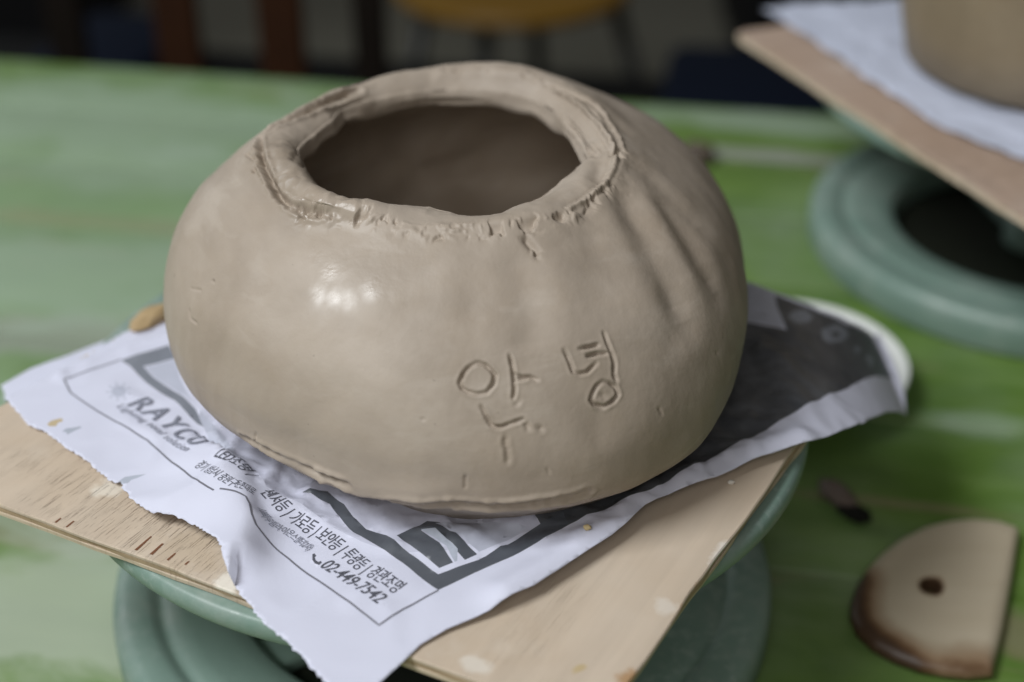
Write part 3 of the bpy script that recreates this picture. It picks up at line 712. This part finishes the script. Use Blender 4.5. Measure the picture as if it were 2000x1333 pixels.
# torn seam round the mouth
feature([(505, 268), (507, 290), (512, 315), (522, 345), (540, 378), (565, 400)], .0034, .0012, .0006)
feature([(512, 262), (560, 230), (600, 212), (650, 192), (700, 172)], .0022, .0016, .0010)
feature([(565, 400), (600, 415), (640, 420)], .0016, .0015, .0006)
def torn_band(pts, width, depth, crumb, seed, t=.18):
    Q = [on_pot(*q) for q in pts]; lo = np.min(Q, 0) - width * 3; hi = np.max(Q, 0) + width * 3
    sel = ((BASE > lo) & (BASE < hi)).all(-1); sel[last_rim + 6:] = False; P = BASE[sel]; d = np.full(len(P), 9.0)
    for a, b in zip(Q, Q[1:]):
        e = b - a; tt_ = np.clip(((P - a) @ e) / max(e @ e, 1e-12), 0, 1); d = np.minimum(d, np.linalg.norm(P - a - tt_[:, None] * e, axis=1))
    W_ = P + .003 * np.stack([noise3(P, 130, seed + 1), noise3(P, 130, seed + 2), noise3(P, 130, seed + 3)], -1)
    n = fbm(W_, 210, 3, seed) + .45 * noise3(P, 55, seed + 9); st_ = lambda x: np.clip(x, 0, 1) ** 2 * (3 - 2 * np.clip(x, 0, 1))
    disp[sel] += np.exp(-(d / width) ** 2) * (-depth * st_((n - t) / .22) + crumb * st_((-n - .22) / .25))
torn_band([(585, 411), (640, 420), (700, 424), (765, 439), (830, 453), (910, 446), (985, 452), (1035, 442), (1080, 426), (1118, 418)], .0028, .0020, .0008, 101, .12)
torn_band([(1118, 418), (1160, 385), (1190, 355), (1206, 320), (1212, 290)], .0028, .0013, .0009, 131, .2)
torn_band([(500, 280), (505, 310), (520, 345), (545, 385), (580, 408)], .0024, .0011, .0010, 151, .15)
torn_band([(860, 140), (940, 137), (1020, 145), (1080, 165)], .0030, .0007, .0012, 171, .25)
torn_band([(1030, 468), (1041, 483), (1050, 496)], .0014, .0018, .0006, 191, -.1)
feature([(600, 405), (680, 415), (800, 432)], -.0009, .0024, 0, 90)
for st in ([(1200, 300), (1212, 285), (1225, 295)], [(1070, 170), (1085, 172)], [(1220, 350), (1235, 372)], [(480, 300), (505, 320)], [(495, 330), (512, 352)]):
    feature(st, .0010, .0008, .0003, 160)
# lumpy roll of clay pressed into the left of the mouth
feature([(556, 285), (556, 318), (580, 352), (614, 378), (655, 396), (705, 405), (760, 408)], -.0034, .0062, 0)
LUMP = [on_pot(*q) for q in [(556, 285), (556, 318), (580, 352), (614, 378), (655, 396), (705, 405)]]
dl = np.min([np.linalg.norm(BASE - (a * (1 - t) + b * t), axis=-1) for a, b in zip(LUMP, LUMP[1:]) for t in (0, .33, .67)], 0)
lm = np.exp(-(dl / .0075) ** 2); lm[last_rim + 6:] = 0
disp += lm * (.0015 * fbm(BASE, 105, 3, 61) - .0007 * np.clip(ridged(BASE, 90, 33) - .55, 0, 1) * 2)
# raised thread of clay along the back right of the mouth
feature([(1072, 166), (1110, 188), (1138, 208), (1170, 240), (1192, 275), (1204, 300)], -.0020, .0010, -.0003)
feature([(1204, 300), (1200, 325), (1185, 350), (1150, 378), (1115, 402)], -.0012, .0011, -.0003)
feature([(1060, 160), (1100, 172), (1140, 190), (1175, 215), (1205, 262), (1216, 300)], .0007, .0011, .0004)
feature([(1105, 230), (1120, 262), (1140, 285), (1160, 300)], .0009, .0012, .0006)
feature([(1165, 290), (1172, 310), (1165, 335), (1172, 350)], .0016, .0035, .0004)
# seams and nicks low on the wall
feature([(470, 862), (493, 890), (525, 917), (592, 956), (660, 982), (720, 996), (800, 1006)], .0026, .0012, .0010, 45)
feature([(640, 948), (700, 968), (780, 982), (880, 992), (960, 996), (1040, 988), (1150, 966)], .0014, .0015, .0008)
feature([(520, 880), (600, 930), (700, 962), (860, 975)], -.0018, .0045, 0)
feature([(450, 815), (520, 850), (590, 875)], .0010, .007, 0)
for st in ([(372, 563), (390, 567)], [(412, 548), (416, 553)], [(370, 605), (372, 625), (382, 632)], [(908, 935), (907, 960)], [(1288, 798), (1296, 812)], [(478, 852), (484, 872)], [(497, 850), (498, 868)], [(1072, 918), (1076, 930)], [(500, 905), (520, 900)], [(1100, 985), (1180, 962)], [(1405, 690), (1408, 694)], [(640, 950), (646, 956)], [(820, 820), (828, 824)]):
    feature(st, .0006, .00045, .00006)
G = BASE + N * disp[..., None]
G[0, :, 2] = BASE[0, :, 2]; G[1, :, 2] = BASE[1, :, 2]
V = np.vstack([G.reshape(-1, 3), [cc], [[G[0, :, 0].mean(), G[0, :, 1].mean(), G[0, 0, 2]]]])
idx = np.arange(NRW * NT).reshape(NRW, NT); nx = np.roll(idx, -1, 1)
quads = np.stack([idx[:-1], nx[:-1], nx[1:], idx[1:]], -1).reshape(-1, 4)
me = bpy.data.meshes.new('body')
tri_top = np.stack([idx[-1], nx[-1], np.full(NT, NRW * NT)], -1); tri_bot = np.stack([nx[0], idx[0], np.full(NT, NRW * NT + 1)], -1)
me.vertices.add(len(V)); me.vertices.foreach_set('co', V.ravel())
loops = np.r_[quads.ravel(), tri_top.ravel(), tri_bot.ravel()].astype(np.int32)
me.loops.add(len(loops)); me.loops.foreach_set('vertex_index', loops)
starts = np.r_[np.arange(len(quads)) * 4, len(quads) * 4 + np.arange(2 * NT) * 3].astype(np.int32)
me.polygons.add(len(starts)); me.polygons.foreach_set('loop_start', starts)
me.update(calc_edges=True); me.validate()
me.polygons.foreach_set('use_smooth', [True] * len(me.polygons)); me.materials.append(CLAY)
# damp, burnished spots where the clay has been smoothed with a wet finger
wet = np.zeros((NRW, NT))
for q, rad_ in (((622, 572), .0055), ((650, 578), .0060), ((678, 584), .0050), ((716, 566), .0045), ((728, 546), .004), ((640, 530), .0045), ((592, 425), .005), ((612, 500), .004)):
    wet = np.maximum(wet, np.exp(-(np.linalg.norm(BASE - on_pot(*q), axis=-1) / rad_) ** 2))
wet = np.maximum(wet, .45 * np.exp(-(np.linalg.norm(BASE - on_pot(672, 532), axis=-1) / .016) ** 2))
wet = np.maximum(wet, lm * .9)
a_ = me.attributes.new('wet', 'FLOAT', 'POINT'); a_.data.foreach_set('value', np.r_[wet.ravel(), 0, 0].astype(np.float32))
pot = thing('clay_pot', 'round unfired clay pot with carved characters and a torn rim', 'pot', (0, 0, 0))
o = bpy.data.objects.new('body', me); C.objects.link(o); o.parent = pot
# ------------------------------------------------------------------ second pot, its sheet
paper2 = [(1488, 18), (1560, 10), (1660, 4), (1770, -4), (1900, -60), (2150, 20), (2250, 200), (2120, 330), (2000, 312), (1900, 274), (1815, 236), (1760, 195), (1700, 158), (1620, 100), (1550, 55)]
Z2 = B2 + .0010
def p2z(X, Y): P = np.stack([X, Y, X * 0], -1); return Z2 + .0012 * (1 + fbm(P, 30, 3, 77)) + .0015 * np.clip(ridged(P, 45, 5), 0, 1)
s2 = sheet('paper_sheet', densify([at(*q, Z2 + .0015)[:2] for q in paper2], .003, .0006), ink('white_tissue', (.55, .59, .72), .06), None, p2z, 0, .004, .00015)
tag(s2, 'crumpled white paper under the brown pot at the upper right', 'paper')
pc = at(2052, 128, Z2 + .003)
bm = lathe([(.0, .0), (.080, .0), (.0865, .004), (.092, .03), (.0935, .07), (.090, .11), (.087, .135), (.084, .138), (.080, .135), (.083, .10), (.084, .05), (.078, .010), (.0, .009)], 120)
for v in bm.verts:
    q = np.array(v.co); d = .0015 * fbm(q, 25, 2, 50); r_ = math.hypot(q[0], q[1])
    if r_ > .02: v.co.x += q[0] / r_ * d; v.co.y += q[1] / r_ * d
o = bm_obj('clay_pot', bm, CLAY_BACK); o.location = (pc[0], pc[1], Z2 + .0042)
tag(o, 'brown clay pot on white paper, cropped at the upper right corner', 'pot')

# ------------------------------------------------------------------ dish, scraper, scraps on the table
dc = at(1548, 706, .018)
bm = lathe([(.0, .0), (.034, .0), (.036, .002), (.050, .012), (.0605, .0178), (.0618, .0186), (.0612, .0200), (.0585, .0192), (.048, .0140), (.034, .0052), (.0, .0045)], 96)
o = bm_obj('dish', bm, DISH, None, True, 40); o.location = (dc[0], dc[1], .0012); tag(o, 'small white dish half hidden under the dark end of the printed sheet', 'dish')

scr = [(1991, 1037), (1955, 1024), (1906, 1019), (1858, 1022), (1809, 1033), (1760, 1056), (1721, 1085), (1692, 1115), (1672, 1147), (1660, 1183), (1659, 1209), (1672, 1238), (1702, 1267), (1744, 1290), (1793, 1308), (1845, 1318), (1890, 1323), (1938, 1319), (1960, 1225), (1977, 1130)]
TK = .0075; so = at(1830, 1170, 0)
Pw = np.array(densify([at(u, v, TK * .6)[:2] - so[:2] for u, v in scr], .002)); hc = at(1818, 1148, TK)[:2] - so[:2]; hr = .0047
def offset(P, d):
    t = np.roll(P, -1, 0) - np.roll(P, 1, 0); n = np.stack([-t[:, 1], t[:, 0]], -1); n /= np.linalg.norm(n, axis=1)[:, None]
    c = P.mean(0); s = np.sign(((c - P) * n).sum(1).mean()); return P + n * s * d
NB = len(Pw); hang = np.arctan2(Pw[:, 1] - hc[1], Pw[:, 0] - hc[0])
lay = []
Rd = np.hypot(*(Pw - hc).T)[:, None]; Dr = (Pw - hc) / Rd
for d, z in ((.0022, 0.0), (.0006, .0012), (0, .0030), (.0008, .0050), (.0026, .0066), (.0055, TK)):
    lay.append(np.c_[Pw - Dr * d, np.full(NB, z)])
for s in np.linspace(0, 1, 12)[1:]:
    lay.append(np.c_[lay[5][:, :2] * (1 - s) + (hc + Dr * hr) * s, np.full(NB, TK - (.0005 if s == 1 else 0))])
lay.append(np.c_[hc + Dr * hr * .94, np.zeros(NB)])
Vv = np.vstack(lay); Fc = []
for i in range(len(lay)):
    a, b = i * NB, ((i + 1) % len(lay)) * NB
    for k in range(NB): Fc.append((a + k, a + (k + 1) % NB, b + (k + 1) % NB, b + k))
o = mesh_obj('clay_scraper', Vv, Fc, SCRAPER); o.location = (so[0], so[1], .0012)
bm = bmesh.new(); bm.from_mesh(o.data); bmesh.ops.recalc_face_normals(bm, faces=bm.faces[:]); bm.to_mesh(o.data); bm.free(); o.data.set_sharp_from_angle(angle=R(55))
curve = [at(u, v, TK * .6)[:2] - so[:2] for u, v in ((1668, 1140), (1662, 1190), (1668, 1225), (1702, 1262), (1744, 1286), (1793, 1304), (1845, 1314), (1940, 1316))]
ds, _ = seg_dist(Vv[:, 0], Vv[:, 1], [np.array(q) for q in curve])
stain_and_shade = np.clip(.95 - ds / .022, 0, 1); stain_and_shade = stain_and_shade * (1 + .45 * np.clip((-.012 - Vv[:, 0]) / .02, 0, 1) - .32 * np.clip((Vv[:, 0] + .002) / .03, 0, 1))
stain_and_shade = stain_and_shade * .86; stain_and_shade[-NB * 2:] = 1.15  # hole wall darkened: shade painted into the colour
a_ = o.data.attributes.new('stain_and_shade', 'FLOAT', 'POINT'); a_.data.foreach_set('value', stain_and_shade.astype(np.float32))
tag(o, 'half-moon wooden clay scraper with a hole and brown stained curved edge', 'scraper')

def scrap(name, label, cat, loc, size, rz, seed, mat):
    bm = bmesh.new(); bmesh.ops.create_icosphere(bm, subdivisions=4, radius=1)
    for v in bm.verts:
        q = np.array(v.co); d = 1 + .35 * fbm(q, 1.7, 3, seed); v.co = Vector((q[0] * size[0] * d, q[1] * size[1] * d, max(q[2] * size[2] * d, -size[2] * .55) + size[2] * .55))
    o = bm_obj(name, bm, mat); o.location = loc; o.rotation_euler = (0, 0, rz); return tag(o, label, cat)
q = at(1636, 968, .004); scrap('clay_scrap', 'dark torn clay scrap lying on the table above the scraper', 'clay scrap', (q[0], q[1], .0012), (.012, .0062, .0055), R(-58), 5, plain('grey_brown_scrap', (.15, .115, .10), .7, .3))
q = at(1668, 1004, .002); scrap('clay_scrap', 'added black lump serving as the shadow of the torn scrap', 'clay scrap', (q[0], q[1], .0012), (.0085, .005, .003), R(-40), 9, plain('scrap_shadow_black', (.008, .008, .006), .8, .2))  # near-black lump added as the shadow beside the torn scrap
q = at(1362, 303, .006); scrap('clay_scrap', 'small brown lump on the far table beside the right shoulder of the pot', 'clay scrap', (q[0], q[1], .0012), (.012, .010, .009), 0, 21, CLAY_DARK)
q = on_paper(1147, 1034); scrap('clay_crumb', 'tiny yellow crumb on the sheet margin below the pot', 'crumb', (q[0], q[1], float(paper_z(q[0], q[1])) + .0002), (.0014, .0011, .0010), 0, 3, plain('yellow_crumb', (.5, .40, .22), .8, .2))
q = at(1428, 945, BT); scrap('clay_crumb', 'tiny pale crumb on bare plywood by the curled sheet edge', 'crumb', (q[0], q[1], BT + .0001), (.0013, .0010, .0009), 0, 4, plain('pale_crumb', (.6, .56, .5), .8, .2))

q = at(300, 627, BT); scrap('fibre_scrap', 'small tan fibrous lump behind the left edge of the round carved pot', 'scrap', (q[0], q[1], BT + .0002), (.0115, .0052, .0036), R(55), 31, clay_mat('tan_fibre', (.42, .31, .17), False))
# ------------------------------------------------------------------ behind the table
bench = thing('bench', 'long black bench along the far side of the table', 'bench', (0, 0, -.75), R(-10))
bm = bmesh.new(); add_box(bm, -1.6, 1.5, 1.50, 1.885, .40, .45, .012); bm_obj('seat', bm, BENCHM, bench, False)
for x in (-1.4, 0, 1.3):
    for y in (1.56, 1.83):
        bm = bmesh.new(); add_box(bm, x - .02, x + .02, y - .02, y + .02, 0, .40, .002); bm_obj('leg', bm, BLACK, bench, False)
def cushion(label, u, v, wd):
    q = at(u, v, -.26); bm = bmesh.new(); add_box(bm, -wd / 2, wd / 2, -.15, .15, 0, .05, .02)
    for vv in bm.verts: vv.co.z += .006 * noise3(np.array(vv.co), 14, 6) if vv.co.z > .02 else 0
    o = bm_obj('cushion', bm, NAVY); o.location = (q[0], q[1], -.2985); o.rotation_euler = (0, 0, R(-10)); tag(o, label, 'cushion', 'navy cushions on the bench')
cushion('navy cushion on the bench, behind the left end of the table', 205, 108, .17)
cushion('navy cushion on the bench, below the raised corner of the rear board', 1520, 185, .30)

st = thing('stool', 'round stool with a yellow seat and black metal frame', 'stool', (0.0, 2.33, -.75))
bm_obj('seat', lathe([(0, .418), (.175, .418), (.196, .424), (.200, .434), (.196, .444), (.17, .450), (0, .452)], 80), YELLOW, st, True, 40)
for k, (x, y) in enumerate(((-.19, -.02), (.235, -.03), (-.055, -.19), (.05, .19))):
    bm = bmesh.new(); add_tube(bm, [(x * .72, y * .72, .417), (x, y, .20), (x * 1.18, y * 1.18, 0)], .0135, 14); bm_obj('leg', bm, BLACK, st)
bm = bmesh.new(); n = 60; add_tube(bm, [(.215 * math.cos(2 * math.pi * k / n), .19 * math.sin(2 * math.pi * k / n) , .18) for k in range(n + 1)], .010, 10, False); bm_obj('foot_ring', bm, BLACK, st)

ch = thing('chair', 'dark wooden chair with brown upright slats behind the table', 'chair', (0, 0, -.75))
def slat(u, wpx, mat, y, name, z0=.30, z1=.86):
    r_ = ray(u, 75); t = y / r_[1]; x = r_[0] * t; wd = wpx / F * t
    bm = bmesh.new(); add_box(bm, x - wd / 2, x + wd / 2, y, y + .022, z0, z1, .004); bm_obj(name, bm, mat, ch, False); return x
x_ = [slat(345, 84, BROWN, 1.45, 'slat', .46, .80), slat(548, 88, BROWN, 1.42, 'slat', .46, .80)]
xl = slat(128, 70, DKBROWN, 1.48, 'post', 0, .88); xr = slat(722, 64, DKBROWN, 1.39, 'post', 0, .88)
bm = bmesh.new(); add_box(bm, xl, xr, 1.423, 1.447, .80, .86, .006); bm_obj('top_rail', bm, DKBROWN, ch, False)
bm = bmesh.new(); add_box(bm, xl - .02, xr + .02, 1.13, 1.47, .42, .455, .008); bm_obj('seat', bm, DKBROWN, ch, False)
for x in (xl, xr):
    bm = bmesh.new(); add_box(bm, x - .018, x + .018, 1.15, 1.186, 0, .42, .003); bm_obj('leg', bm, DKBROWN, ch, False)
def cabinet(label, x0, x1, y, hgt):
    t = thing('cabinet', label, 'cabinet', ((x0 + x1) / 2, y, -.75)); hw = (x1 - x0) / 2
    bm = bmesh.new(); add_box(bm, -hw, hw, 0, .45, .05, hgt, .006); bm_obj('body', bm, CABM, t, False)
    for s in (-1, 1):
        bm = bmesh.new(); add_box(bm, -hw + .01 if s < 0 else .004, -.004 if s < 0 else hw - .01, -.02, -.001, .07, hgt - .02, .004); d_ = bm_obj('door', bm, CABM, t, False)
        bm = bmesh.new(); add_box(bm, s * .03 - .006, s * .03 + .006, -.032, -.0205, hgt * .5, hgt * .5 + .10, .003); bm_obj('handle', bm, BLACK, d_, False)
cabinet('dark cabinet in the blurred far background at the upper left', -1.9, -.93, 3.05, 1.2)
cabinet('dark cabinet behind the rear board at the upper right', .50, 1.6, 2.9, 1.2)
